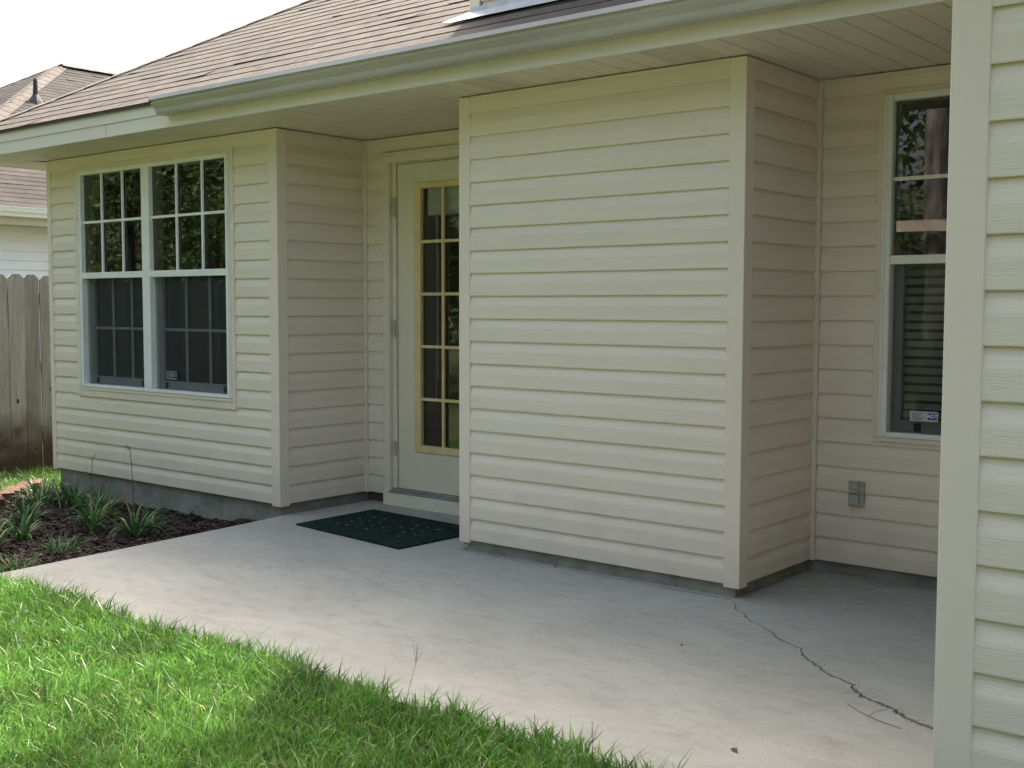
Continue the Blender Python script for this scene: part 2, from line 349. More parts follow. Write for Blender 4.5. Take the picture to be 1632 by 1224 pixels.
siding('siding_wall',(XB0,0+pr),(XB1,0+pr),0,TOP,M_sid,gap=(.06,.06),dent=(.78,.9144))
siding('siding_wall',(XB0+pr,YD+pr),(XB0+pr,0),0,TOP,M_sid)
siding('siding_wall',(XB1-pr,0),(XB1-pr,YR+pr),0,TOP,M_sid,gap=(.06,.031))
siding('siding_wall',(XB1-.02,YR+pr),(XN,YR+pr),0,TOP,M_sid,gap=(.033,.03),holes=[(WR[0]+.02,WR[1]+.02,WR[2],WR[3])])
siding('siding_wall',(XN,YN+pr),(7.5,YN+pr),0,TOP+.0,M_grain,off=-.0165,gap=(.06,.0),label='cream wood grain siding of the near wing at the right edge')
siding('siding_wall',(XN+pr,YR),(XN+pr,YN),0,TOP,M_sid)
siding('siding_wall',(XA0+pr,9),(XA0+pr,YA),0,TOP,M_sid)
def post(x,y,sx,sy,wx=.078,wy=.078,z0=-.014,z1=2.256):   # outside corner post, (x,y) is its sharp arris
    b=MB(); b.box(min(x,x+sx*wx),max(x,x+sx*wx),min(y,y+sy*wy),max(y,y+sy*wy),z0,z1)
    return b.build('corner_post',M_post,house,bevel=.003)
post(XA0,YA,1,1,.05,.05); post(XA1,YA,-1,1); post(XB0,0,1,1,.072,.072); post(XB1,0,-1,1); post(XN,YN,1,1,.08,.08,z0=-.05)
def inner(x,y,sx):       # narrow inside corner trim
    b=MB(); w=.030
    b.box(min(x,x+sx*w),max(x,x+sx*w),y-w,y,-.004,2.256)
    return b.build('inside_corner_trim',M_trim,house,bevel=.002)
inner(XA1-pr,YD+pr,1); inner(XB1-pr,YR+pr,1)
# foundation
b=MB(); fz=-.6
b.box(XA0+.04,XA1-.035,YA+.035,YD+.3,fz,.004); b.build('foundation',M_found,house)
b=MB(); b.box(XA1-.034,-2.975,YD+.035,YD+.3,fz,.004); b.build('foundation',M_found,house)
b=MB(); b.box(-1.84,XB0+.03,YD+.035,YD+.3,fz,.004); b.build('foundation',M_found,house)
b=MB(); b.box(XB0+.03,XB1-.035,.030,YR+.3,fz,.004); b.build('foundation',M_found,house)
b=MB(); b.box(XB1-.034,XN,YR+.032,YR+.3,fz,.004); b.build('foundation',M_found,house)
b=MB(); b.box(XN+.03,7.5,YN+.035,YR,fz,.004); b.build('foundation',M_found,house)
# soffit of grooved panels
b=MB(); PW=.1257; x=.0411-PW*50; zs=H+.003
while x<1.9:
    a0=x+.005; a1=x+PW-.005
    for (u0,u1,za,zb) in ((x-.005,x,zs,zs+.011),(x,a0,zs+.011,zs+.0),(a0,a1,zs,zs)):
        def yl(u): return YE if u>XE+.01 else YE
        def yf(u):   # front limit of the mitre at the hip corner
            return .9 if u>XA0 else YE+(u-XE)*(YA-YE)/(XA0-XE)
        if u1<XE: continue
        u0c=max(u0,XE)
        b.face([(u0c,YE,za),(u0c,yf(u0c),za),(u1,yf(u1),zb),(u1,YE,zb)])
    x+=PW
y=YE
while y<9.5:       # side eave, boards run the other way
    xa=XE; f=min(1,(y-YE)/(YA-YE)); xb_=XE+(XA0-XE)*f if y<YA else XA0
    y2=y+PW-.006; f2=min(1,(y2-YE)/(YA-YE)); xb2=XE+(XA0-XE)*f2 if y2<YA else XA0
    b.face([(xa,y,zs),(xb_,y,zs),(xb2,y2,zs),(xa,y2,zs)]); b.face([(xa,y2,zs),(xb2,y2,zs),(xb2,y2+.003,zs+.005),(xa,y2+.003,zs+.005)]); b.face([(xa,y2+.003,zs+.005),(xb2,y2+.003,zs+.005),(xb2,y2+.006,zs),(xa,y2+.006,zs)])
    y+=PW
b.box(1.14,8,-2.35,YE-.001,zs,zs+.01)
b.face([(XE,YE,zs+.03),(8,YE,zs+.03),(8,1.2,zs+.03),(XE,1.2,zs+.03)])
b.build('soffit',M_soff,house)
b=MB()
for x0 in (-1.371,-1.2487,-.342,-.2148):
    for i in range(11):
        for j in range(36):
            xx=x0+.012+i*.0098; yy=YE+.03+j*.0115+(.005 if i%2 else 0)
            if yy>-.015: continue
            r=.0024; b.face([(xx-r,yy,zs-.0006),(xx,yy-r,zs-.0006),(xx+r,yy,zs-.0006),(xx,yy+r,zs-.0006)])
b.build('soffit_vent',M_hole,house)
# trim strip where soffit meets wall
for (x0,x1,y) in ((XA0+.05,XA1-.08,YA+.006),(XA1+.01,XB0,YD+.004),(XB0+.08,XB1-.08,.006),(XB1+.01,XN,YR+.004)): b=MB(); b.box(x0,x1,y-.004,y+.02,2.240,2.2565); b.build('soffit_trim',M_trim,house)
for (x,y0,y1) in ((XA1-.004,YA+.08,YD),(XB1-.004,.08,YR)): b=MB(); b.box(x-.02,x+.002,y0,y1,2.240,2.2565); b.build('soffit_trim',M_trim,house)
# fascia in two laps
b=MB(); b.box(XE,1.14,YE-.003,YE+.02,H-.002,2.338); b.box(XE-.003,XE+.02,YE+.0202,9.6,H-.002,2.338); b.box(1.14,8,-2.353,-2.33,H-.002,2.338); b.box(1.137,1.16,-2.329,YE-.004,H-.002,2.338)
b.build('fascia',M_fas,house,bevel=.002)
b=MB(); b.box(XE-.004,1.14,YE-.009,YE+.018,2.3385,2.412); b.box(XE-.009,XE+.018,YE+.0185,9.6,2.3385,2.412); b.box(1.14,8,-2.359,-2.33,2.3385,2.412)
for xj in (-4.29,): b.box(xj,xj+.0015,YE-.0045,YE-.002,H,2.338,m=1)
b.build('drip_trim',[M_fas,M_back],house,bevel=.002)
# gutter (K-style)
gprof=[(0,0,.000),(0,-.070,.0),(0,-.078,.010),(0,-.083,.030),(0,-.098,.044),(0,-.112,.056),(0,-.116,.078),(0,-.117,.080),(0,-.127,.072),(0,-.130,.075),(0,-.124,.097),(0,-.113,.097),(0,-.112,.082),(0,-.108,.058),(0,-.094,.048),(0,-.079,.034),(0,-.074,.012),(0,-.068,.004),(0,-.003,.004),(0,-.003,.094),(0,0,.094)]
b=MB(); b.prism(gprof,(-3.62,YE-.010,2.322),(1.135,YE-.010,2.322),caps=False)
endp=[g for g in gprof[:10]]+[(0,0,.094)]
b.prism([(0,g[1],g[2]) for g in endp],(-3.622,YE-.010,2.322),(-3.618,YE-.010,2.322))
b.build('gutter',M_gut,house)
# roof
def shingles(b,E0,u,v,pitch,rows,bounds,exp=.11,tabw=.33,jit=1.0,skip=None,lift=.0042):
    E0=Vector(E0); u=Vector(u); v=Vector(v); up=Vector((0,0,1))
    N=(up-v*pitch).normalized()
    for i in range(rows):
        d0=i*exp; d1=(i+1)*exp+.012; lo,hi=bounds(d0)
        if hi<=lo: break
        lo1,hi1=bounds(d1); s= lo-((i*.5)%1)*tabw-.13*((i*7)%3)
        rowt=random.uniform(-.05,.05)
        while s<hi:
            w=tabw*random.choice([.5,1,1,1.5,2]) ; a=max(s,lo); c=min(s+w-.004,hi)
            if c>a+.01 and not (skip and skip(a,c,d0)):
                t=.5+rowt*4+random.gauss(0,.28); l0=lift+random.uniform(0,.002)*jit; l1=lift+(random.uniform(.003,.007)*jit if random.random()<.14 else random.uniform(0,.002))
                l2,l3=(l0,l1) if random.random()<.5 else (l1,l0)
                dd=random.uniform(-.002,.002)*jit
                A=E0+u*a+v*(d0+dd)+up*((d0+dd)*pitch); B=E0+u*c+v*(d0+dd)+up*((d0+dd)*pitch)
                ac=min(c,max(hi1,a)); da=max(a,min(lo1,c)); C=E0+u*max(ac,da)+v*d1+up*(d1*pitch); D=E0+u*da+v*d1+up*(d1*pitch)
                A2=A+N*l2; B2=B+N*l3
                b.face([A2,B2,C+N*.001,D+N*.001],t); b.face([A-N*.002,B-N*.002,B2,A2],t*.6)
            s+=w
def cap(b,P0,P1,n=30,w=.13):
    P0=Vector(P0); P1=Vector(P1); d=(P1-P0); h=Vector((d.x,d.y,0)).normalized(); side=Vector((-h.y,h.x,0)); 
    for k in range(n):
        a=P0+d*(k/n); c=P0+d*((k+1.25)/n); t=.5+random.gauss(0,.3)
        drop=Vector((0,0,-w*.38))
        for sgn in (-1,1):
            b.face([a+Vector((0,0,.009)),a+side*sgn*w+drop+Vector((0,0,.009)),c+side*sgn*w+drop+Vector((0,0,.004)),c+Vector((0,0,.004))][::sgn],t)
        b.face([a+side*w+drop+Vector((0,0,.009)),a+Vector((0,0,.009)),a-side*w+drop+Vector((0,0,.009)),a-side*w+drop+Vector((0,0,.001)),a+Vector((0,0,.001)),a+side*w+drop+Vector((0,0,.001))],t)
y0=YE-.022; x0=XE-.022; RN=5.02
b=MB()
shingles(b,(x0,y0,ZR-.008),(1,0,0),(0,1,0),PITCH,45,lambda d:(d,9.0))
top=ZR-.012
b.face([(x0,y0,top),(9,y0,top),(9-0,y0+RN,top+PITCH*RN),(x0+RN,y0+RN,top+PITCH*RN)])
b.face([(x0,y0,top-.014),(9,y0,top-.014),(9,y0,top+.0),(x0,y0,top+.0)],.2)
b.face([(x0,y0,top),(x0+RN,y0+RN,top+PITCH*RN),(x0,y0+2*RN,top)])
b.face([(x0,y0+2*RN,top),(x0+RN,y0+RN,top+PITCH*RN),(9,y0+RN,top+PITCH*RN),(9,y0+2*RN,top)])
# near wing roof
b.face([(1.11,y0,top),(1.11,-2.39,top),(4.5,-2.39,top+PITCH*3.39),(4.5,y0+3.39,top+PITCH*3.39)]); b.face([(7.9,-2.39,top),(7.9,2,top),(4.5,2,top+PITCH*3.39),(4.5,-2.39,top+PITCH*3.39)])
b.face([(1.11,-2.36,top),(7.9,-2.36,top),(4.5,-2.36,top+PITCH*3.3)])
roof=b.build('roof',M_shin,house)
b=MB(); cap(b,(x0,y0,ZR-.006),(x0+RN,y0+RN,ZR-.006+PITCH*RN),n=36,w=.12)
o=b.build('hip_cap',M_cap,roof)
# chimney chase rising through the roof above the bump-out
ch=siding('chimney_chase',(XB0+.02,.10),(XB1,.10),2.62,4.6,M_sid,gap=(.055,.06),label='cream sided chimney chase rising through the roof')
b=MB(); b.box(XB0-.0,XB0+.066,.082,.15,2.60,4.6); b.build('chase_corner',M_post,ch,bevel=.002)
b=MB(); b.box(XB0+.012,XB1-.0,.112,.78,2.3,4.6); b.box(XB0-.04,XB1+.04,.05,.84,4.6,4.68); b.build('chase_body',M_nwall,ch)
b=MB()
def rz(y): return ZR+PITCH*(y-y0)
fl=[(XB0-.10,-.005),(XB0-.02,.045),(XB1+.05,.045),(XB1+.05,-.055),(XB0-.02,-.05)]
b.face([(XB0-.095,-.020,rz(-.020)+.016),(XB0-.02,-.040,rz(-.04)+.014),(XB1+.1,-.035,rz(-.035)+.014),(XB1+.1,.080,rz(.08)+.012),(XB0-.0,.080,rz(.08)+.012)])
b.face([(XB0+.01,.080,rz(.08)+.01),(XB1+.1,.080,rz(.08)+.01),(XB1+.1,.080,rz(.08)+.035),(XB0+.01,.080,rz(.08)+.035)])
b.build('flashing',M_flash,ch)
# ------------------------------------------------------------------ windows
def room(x0,x1,y0,y1,z0,z1):
    b=MB()
    P=[(x0,y0,z0),(x1,y0,z0),(x1,y1,z0),(x0,y1,z0),(x0,y0,z1),(x1,y0,z1),(x1,y1,z1),(x0,y1,z1)]
    for f in ((0,1,2,3),(4,5,6,7),(3,2,6,7),(0,3,7,4),(1,2,6,5)): b.face([P[k] for k in f])
    return b.build('room',M_room,house)
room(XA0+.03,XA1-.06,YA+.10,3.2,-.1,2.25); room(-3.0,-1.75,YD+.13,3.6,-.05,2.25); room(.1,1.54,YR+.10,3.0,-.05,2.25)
def sticker(x,y,z,w,h,parent,name='alarm_sticker'):
    b=MB(); b.box(x,x+w,y-.0012,y,z,z+h)
    s=b.build(name,M_stick,parent)
    b=MB(); b.box(x+w*.63,x+w*.97,y-.0020,y-.0013,z+h*.2,z+h*.86)
    for k,(u0,u1) in enumerate(((.06,.58),(.06,.40),(.06,.58),(.06,.5))):
        zz=z+h*(.84-.2*k); n=14; 
        for q in range(n):
            if random.random()<.2: continue
            xa=x+w*(u0+(u1-u0)*q/n); b.box(xa,xa+w*(u1-u0)/n*.75,y-.0020,y-.0013,zz-h*.085,zz)
    b.v=b.v; o=b.build('sticker_print',M_blue,parent)
    cu=bpy.data.curves.new('adt','FONT'); cu.body='ADT'; cu.size=h*.52; cu.align_x='CENTER'; cu.align_y='CENTER'; cu.offset=.0006
    t=bpy.data.objects.new('tmp',cu); COL.objects.link(t); bpy.context.view_layer.update()
    me=bpy.data.meshes.new_from_object(t); bpy.data.objects.remove(t); me.name='sticker_lettering'
    me.transform(Matrix.Translation((x+w*.80,y-.0026,z+h*.53))@Matrix.Rotation(math.pi/2,4,'X')); me.materials.clear(); me.materials.append(M_ltext)
    o=bpy.data.objects.new('sticker_lettering',me); COL.objects.link(o); o.parent=parent; return s
def jtrim(x0,x1,z0,z1,y,w=.045,wb=.07):      # cream channel around an opening
    b=MB(); o=.012
    b.box(x0-w,x0-.0,y-.003,y+pr,z0-wb,z1+w*.75); b.box(x1,x1+w*.8,y-.003,y+pr,z0-wb,z1+w*.75)
    b.box(x0,x1,y-.003,y+pr,z1,z1+w*.75); b.box(x0,x1,y-.003,y+pr,z0-wb,z0)
    b.box(x0,x1,y-.008,y-.0035,z0-.022,z0-.004)
    return b.build('opening_trim',M_trim,house,bevel=.0025)
def bars(b,lst,y0,y1):
    for (x0,x1,z0,z1) in lst: b.box(x0,x1,y0,y1,z0,z1)
# --- left twin window
x0,x1,z0,z1=WA; y=YA
jtrim(x0,x1,z0,z1,y)
b=MB()
bars(b,[(x0,x0+.055,z0,z1),(x1-.035,x1,z0,z1),(-4.528,-4.44,z0,z1)],y-.012,y+.10)
bars(b,[(x0+.055,-4.528,z1-.028,z1),(-4.44,x1-.035,z1-.028,z1),(x0+.055,-4.528,z0,z0+.02),(-4.44,x1-.035,z0,z0+.02)],y-.0115,y+.10)
bars(b,[(x0+.055,-4.528,1.394,1.436),(-4.44,x1-.035,1.394,1.436)],y-.0105,y+.05)
bars(b,[(x0+.012,x0+.020,z0+.004,z1-.004),(x1-.013,x1-.006,z0+.004,z1-.004)],y-.019,y-.0125)
win=b.build('window',M_white,house,bevel=.002); win['label']='white twin double hung window with grilles in the left wall'
for (a,c,m1,m2) in ((x0+.055,-4.528,-5.036,-4.779),(-4.44,x1-.035,-4.153,-3.876)):
    b=MB(); w=.0085
    bars(b,[(m1-w,m1+w,1.436,z1-.028),(m2-w,m2+w,1.436,z1-.028)],y+.004,y+.016); 
    for s,e in ((a,m1-w),(m1+w,m2-w),(m2+w,c)): b.box(s,e,y+.0045,y+.0155,1.79-w,1.79+w)
    b.build('grille',M_white,win)
    b=MB(); b.face([(a-.005,y+.020,1.42),(c+.005,y+.020,1.42),(c+.005,y+.020,z1-.02),(a-.005,y+.020,z1-.02)]); b.build('upper_glass',M_glass,win)
    b=MB(); ys=y+.055; n1,n2=m1-.035,m2-.035
    n1=a+.05+(c-a-.06)*.333; n2=a+.05+(c-a-.06)*.667
    bars(b,[(n1-w,n1+w,.70,1.394),(n2-w,n2+w,.70,1.394)],ys+.002,ys+.012)
    for s,e in ((a+.05,n1-w),(n1+w,n2-w),(n2+w,c-.012)): b.box(s,e,ys+.0025,ys+.0115,1.045-w,1.045+w)
    bars(b,[(a+.002,a+.05,.645,1.394),(c-.012,c-.001,.645,1.394)],ys-.005,ys+.02)
    b.box(a+.05,c-.012,ys-.0055,ys+.021,.645,.702); b.build('lower_sash',M_sash,win)
    b=MB(); b.face([(a+.04,ys+.015,.69),(c-.005,ys+.015,.69),(c-.005,ys+.015,1.39),(a+.04,ys+.015,1.39)]); b.build('lower_glass',M_glass,win)
    for xx in (a+.075,c-.11):
        b=MB(); b.box(xx,xx+.028,ys-.014,ys-.0057,.652,.692); b.build('latch',M_black,win,bevel=.003)
    b=MB(); b.face([(a-.002,y+.030,.64),(c+.002,y+.030,.64),(c+.002,y+.030,1.40),(a-.002,y+.030,1.40)]); b.build('insect_screen',M_screen,win)
sticker(-4.36,YA+.052,.712,.115,.055,win)
# --- right window
x0,x1,z0,z1=WR; y=YR
jtrim(x0,x1,z0,z1,y,w=.030,wb=.028)
b=MB(); bars(b,[(x0,x0+.042,z0,z1),(x1-.042,x1,z0,z1)],y-.012,y+.10); bars(b,[(x0+.042,x1-.042,z1-.03,z1),(x0+.042,x1-.042,z0,z0+.022)],y-.0115,y+.10); b.box(x0+.042,x1-.042,y-.0105,y+.05,1.398,1.437)
b.box(x0+.012,x0+.016,y-.017,y-.0125,z0,z1); b.box(x0+.028,x0+.0405,y-.018,y-.0125,z0+.003,z1-.003)
win2=b.build('window',M_white,house,bevel=.002); win2['label']='white single double hung window partly hidden by the near corner post'
a,c=x0+.042,x1-.042; w=.0085
b=MB(); bars(b,[(.625-w,.625+w,1.437,z1-.03),(.90-w,.90+w,1.437,z1-.03)],y+.004,y+.016)
for s,e in ((a,.625-w),(.625+w,.9-w),(.9+w,c)): b.box(s,e,y+.0045,y+.0155,1.779-w,1.779+w)
b.build('grille',M_white,win2)
b=MB(); b.face([(a-.005,y+.020,1.42),(c+.005,y+.020,1.42),(c+.005,y+.020,z1-.02),(a-.005,y+.020,z1-.02)]); b.build('upper_glass',M_glass,win2)
ys=y+.055
b=MB(); bars(b,[(a+.002,a+.04,.635,1.398),(c-.03,c-.001,.635,1.398)],ys-.005,ys+.02); b.box(a+.04,c-.03,ys-.0055,ys+.021,.635,.690); b.build('lower_sash',M_sash,win2)
b=MB(); b.face([(a+.03,ys+.015,.68),(c-.02,ys+.015,.68),(c-.02,ys+.015,1.39),(a+.03,ys+.015,1.39)]); b.build('lower_glass',M_glass,win2)
b=MB(); b.box(a+.105,a+.135,ys-.014,ys-.0057,.642,.68); b.build('latch',M_black,win2,bevel=.003)
b=MB(); b.face([(a-.002,y+.030,.63),(c+.002,y+.030,.63),(c+.002,y+.030,1.40),(a-.002,y+.030,1.40)]); b.build('insect_screen',M_screen,win2)
b=MB(); zz=.66
while zz<1.40:
    rr=random.uniform(-.002,.002); b.face([(a+.03,y+.088,zz+rr),(c-.02,y+.088,zz+rr),(c-.02,y+.104,zz+.026+rr),(a+.03,y+.104,zz+.026+rr)]); zz+=.0405
b.build('blind',M_slat,win2)
sticker(.452,YR+.012,.694,.128,.045,win2)
# ------------------------------------------------------------------ door
y=YD; dx0,dx1=-2.955,-1.85
b=MB()
bars(b,[(dx0,-2.897,.018,2.145),(-1.905,dx1,.018,2.145),(-2.897,-1.905,2.098,2.145)],y-.022,y+.05)
bars(b,[(-2.897,-2.866,.045,2.098),(-1.93,-1.905,.045,2.098)],y+.008,y+.10); b.box(-2.866,-1.93,y+.008,y+.1,2.092,2.0975)
b.box(dx0-.02,dx1+.02,y-.026,y+.02,2.1455,2.163)
frame=b.build('door_frame',M_trim,house,bevel=.003)
b=MB(); b.box(dx0+.005,dx1,y-.034,y+.05,-.068,.017); b.build('kick_board',M_kick,frame,bevel=.003)
b=MB(); b.box(-2.90,-1.90,y-.030,y+.10,.0175,.034); b.box(-2.896,-1.905,y-.008,y+.10,.0345,.044); b.build('threshold',M_sill,frame,bevel=.002)
# slab with a cut-out for the lite
ls=(-2.712,-2.055,.290,1.965); yd=y+.022
b=MB(); bars(b,[(-2.860,ls[0]+.02,.047,2.088),(ls[1]-.02,-1.936,.047,2.088)],yd,yd+.044); bars(b,[(ls[0]+.02,ls[1]-.02,.047,ls[2]+.02),(ls[0]+.02,ls[1]-.02,ls[3]-.02,2.088)],yd,yd+.044)
door=b.build('door',M_door,house); door['label']='cream back door with a yellowed fifteen pane glass panel'
b=MB(); fwd_=.055
bars(b,[(ls[0],ls[0]+fwd_,ls[2],ls[3]),(ls[1]-fwd_,ls[1],ls[2],ls[3])],yd-.012,yd+.03); bars(b,[(ls[0]+fwd_,ls[1]-fwd_,ls[2],ls[2]+.045),(ls[0]+fwd_,ls[1]-fwd_,ls[3]-.037,ls[3])],yd-.012,yd+.03)
b.build('lite_frame',M_lite,door,bevel=.004)
b=MB(); g0,g1=ls[0]+fwd_,ls[1]-fwd_; v1,v2=-2.474,-2.291; hz=[1.602,1.279,.953,.625]; w=.0095; zlo,zhi=ls[2]+.045,ls[3]-.037
zc=[zlo]+hz[::-1]+[zhi]
bars(b,[(v1-w,v1+w,zlo,zhi),(v2-w,v2+w,zlo,zhi)],yd-.006,yd+.012)
for h in hz:
    for s,e in ((g0,v1-w),(v1+w,v2-w),(v2+w,g1)): b.box(s,e,yd-.0055,yd+.0115,h-w,h+w)
b.build('muntins',M_lite,door,bevel=.003)
b=MB(); b.face([(g0-.01,yd+.014,zlo-.01),(g1+.01,yd+.014,zlo-.01),(g1+.01,yd+.014,zhi+.01),(g0-.01,yd+.014,zhi+.01)]); b.build('door_glass',M_glass,door)
b=MB(); b.box(g0+.012,g1-.01,yd+.050,yd+.075,1.765,zhi+.02)
for k in range(9): b.box(g0+.012,g1-.01,yd+.046,yd+.0495,1.769+k*.02,1.785+k*.02)
b.build('raised_blind',M_blind,door)
b=MB()
for cx,zl in ((-2.572,.62),(-2.560,.75),(-2.530,.60),(-2.52,.9)): b.tube([(cx,yd+.045,1.77),(cx+.004,yd+.045,1.2),(cx-.002+.02*(cx>-2.55),yd+.045,zl)],.0018,5)
b.build('blind_cord',M_blind,door)
for (za,zb) in ((1.765,1.885),(1.012,1.118),(.255,.345)):
    b=MB(); b.box(-2.893,-2.862,y+.003,y+.0075,za,zb)
    for k in range(3): b.tube([(-2.874,y-.002,za+(zb-za)*(k/3+.02)),(-2.874,y-.002,za+(zb-za)*((k+1)/3-.02))],.007,8)
    b.build('hinge',M_hinge,door)
# ------------------------------------------------------------------ outlet cover
b=MB(); b.box(.180,.254,YR-.014,YR+.006,.280,.396)
out=b.build('outlet_box',M_out,house,bevel=.003); out['label']='grey weatherproof outlet cover low on the right recessed wall'
for zc_ in (.366,.310):
    b=MB(); b.box(.186,.236,YR-.026,YR-.0145,zc_-.024,zc_+.018); b.tube([(.186,YR-.024,zc_+.022),(.238,YR-.024,zc_+.022)],.0045,8)
    b.box(.192,.228,YR-.032,YR-.0265,zc_-.022,zc_-.014); b.build('flip_cover',M_out,out,bevel=.004)
# ------------------------------------------------------------------ door mat
mq=[(-2.806,-.095),(-1.868,-.198),(-1.72,.52),(-2.80,.527)]
mq=[(-2.806,-.095),(-1.868,-.198),(-1.84,.475),(-2.812,.527)]
b=MB(); top=[(x,y,SLAB+.010) for x,y in mq]; bot=[(x,y,SLAB+.0005) for x,y in mq]; b.face(top)
for k in range(4): b.face([bot[k],bot[(k+1)%4],top[(k+1)%4],top[k]])
for pr_,(u0,v0) in enumerate([(0,0)]):
    for i in range(7):
        for j in range(4):
            s=(i+.5+(.35 if j%2 else 0))/7.6*.74+.13; t=(j+.5)/4*.56+.22
            xx=(1-t)*((1-s)*mq[0][0]+s*mq[1][0])+t*((1-s)*mq[3][0]+s*mq[2][0]); yy=(1-t)*((1-s)*mq[0][1]+s*mq[1][1])+t*((1-s)*mq[3][1]+s*mq[2][1])
            if random.random()<.12: continue
            n=8; r=random.uniform(.008,.012); b.face([(xx+r*math.cos(6.283*k/n)*1.1,yy+r*math.sin(6.283*k/n),SLAB+.0115) for k in range(n)],m=1)
tag(b.build('door_mat',[M_mat,M_spot]),'dark green doormat with small tan dots lying on the patio before the door','doormat')
# ------------------------------------------------------------------ neighbour house
nb=empty('neighbor_house',(-14,6,-.3),'neighbouring house beyond the fence with brown hip roof and white siding','house')
nx_,nz_=-11.055,2.342; nrx=-15.853; nry=5.941; nw=nrx and (nx_-nrx); ny0=nry-nw
b=MB(); u=(0,1,0); v=(-1,0,0)
NL=22
shingles(b,(nx_,ny0,nz_+.03),u,v,.583,44,lambda d:(d,NL),exp=.11,jit=1.5)
shingles(b,(nx_-2*nw,ny0,nz_+.03),(1,0,0),(0,1,0),.583,44,lambda d:(d,2*nw-d),exp=.11,jit=1.5)
zz=nz_+.02; rt=zz+.583*nw
b.face([(nx_,ny0,zz),(nx_,ny0+NL,zz),(nrx,ny0+NL,rt),(nrx,nry,rt)]); b.face([(nx_-2*nw,ny0,zz),(nx_,ny0,zz),(nrx,nry,rt)]); b.face([(nx_-2*nw,ny0,zz),(nrx,nry,rt),(nrx,ny0+NL,rt),(nx_-2*nw,ny0+NL,zz)])
nroof=b.build('roof',M_shin2,nb)
b=MB(); cap(b,(nx_,ny0,nz_+.032),(nrx,nry,rt+.012),n=32,w=.14); cap(b,(nx_-2*nw,ny0,nz_+.032),(nrx,nry,rt+.012),n=32,w=.14); cap(b,(nrx,nry,rt+.02),(nrx,ny0+NL,rt+.02),n=60,w=.14); b.build('ridge_cap',M_cap,nroof)
b=MB()
b.tube([(-14.217,4.614,4.10),(-14.217,4.614,4.22),(-14.217,4.614,4.32),(-14.217,4.614,4.54)],[.16,.10,.040,.028],10); b.build('vent_pipe',M_pipe,nroof)
b=MB(); b.box(nx_-.02,nx_,ny0,ny0+NL,nz_-.18,nz_+.02); b.box(nx_-2*nw,nx_-.021,ny0,ny0+.02,nz_-.18,nz_+.02); b.face([(nx_-.4,ny0,nz_-.179),(nx_-.02,ny0,nz_-.179),(nx_-.02,ny0+NL,nz_-.179),(nx_-.4,ny0+NL,nz_-.179)]); b.build('fascia',M_nfas,nb)
b=MB(); gp=[(0,0,0),(.075,0,0),(.085,0,.03),(.11,0,.06),(.118,0,.10),(.13,0,.10),(.13,0,.112),(0,0,.112)]; b.prism(gp,(nx_+.002,ny0,nz_-.09),(nx_+.002,ny0+NL,nz_-.09)); b.build('gutter',M_white,nb)
b=MB(); k=0; zb=-.3
while zb<nz_-.2:
    zt=min(zb+.114,nz_-.18); b.face([(nx_-.38,ny0+.4,zb),(nx_-.38,ny0+NL,zb),(nx_-.395,ny0+NL,zt),(nx_-.395,ny0+.4,zt)]); b.face([(nx_-.395,ny0+.4,zb),(nx_-.395,ny0+NL,zb),(nx_-.38,ny0+NL,zb),(nx_-.38,ny0+.4,zb)]); 
    b.face([(nx_-2*nw+.4,ny0+.385,zb),(nx_-.39,ny0+.385,zb),(nx_-.39,ny0+.4,zt),(nx_-2*nw+.4,ny0+.4,zt)]); zb+=.114
b.build('siding_wall',M_nwall,nb)
# ------------------------------------------------------------------ fence
FX=-7.38
fe=empty('wood_fence',(FX,1,-.27),'weathered grey dog eared board fence left of the house','fence')
def picket(y,w,top,tilt,par,x=FX,m=M_fence):
    b=MB(); e=.035; tt=random.uniform(.1,.95); zb=gz(x,y)-.05
    pts=[(y,zb),(y+w,zb),(y+w,top-e),(y+w-e,top),(y+e,top),(y,top-e)]
    f=[(x+.009,yy,zz) for yy,zz in pts]; k=[(x-.009,yy,zz) for yy,zz in pts]
    b.face(f,tt); b.face(k[::-1],tt)
    for i in range(6): j=(i+1)%6; b.face([f[i],k[i],k[j],f[j]],tt)
    for q in range(random.randint(1,3)):
        ky=y+random.uniform(.03,w-.03); kz=zb+random.uniform(.2,1.5); rr=random.uniform(.006,.014)
        b.face([(x+.0096,ky+rr*math.cos(1.047*g),kz+1.7*rr*math.sin(1.047*g)) for g in range(6)],m=1)
    o=b.build('picket',[m,M_knot],par)
    me=o.data; me.transform(Matrix.Translation((0,y+w/2,0))@Matrix.Rotation(tilt,4,'X')@Matrix.Translation((0,-y-w/2,0)))
    return o
yy=-3.4
while yy<6:
    w=random.uniform(.136,.142); picket(yy,w,1.468+random.uniform(-.006,.006),random.uniform(-.003,.003),fe); yy+=w+random.uniform(.004,.014)
b=MB()
for zr in (.0,.62,1.22): b.box(FX-.05,FX-.0095,-3.4,6,zr,zr+.088)
b.build('rail',M_fence,fe)
for yp in (-3.0,-.6,1.8,4.2):
    b=MB(); b.box(FX-.14,FX-.051,yp,yp+.09,-.4,1.4); b.build('fence_post',M_fence,fe)
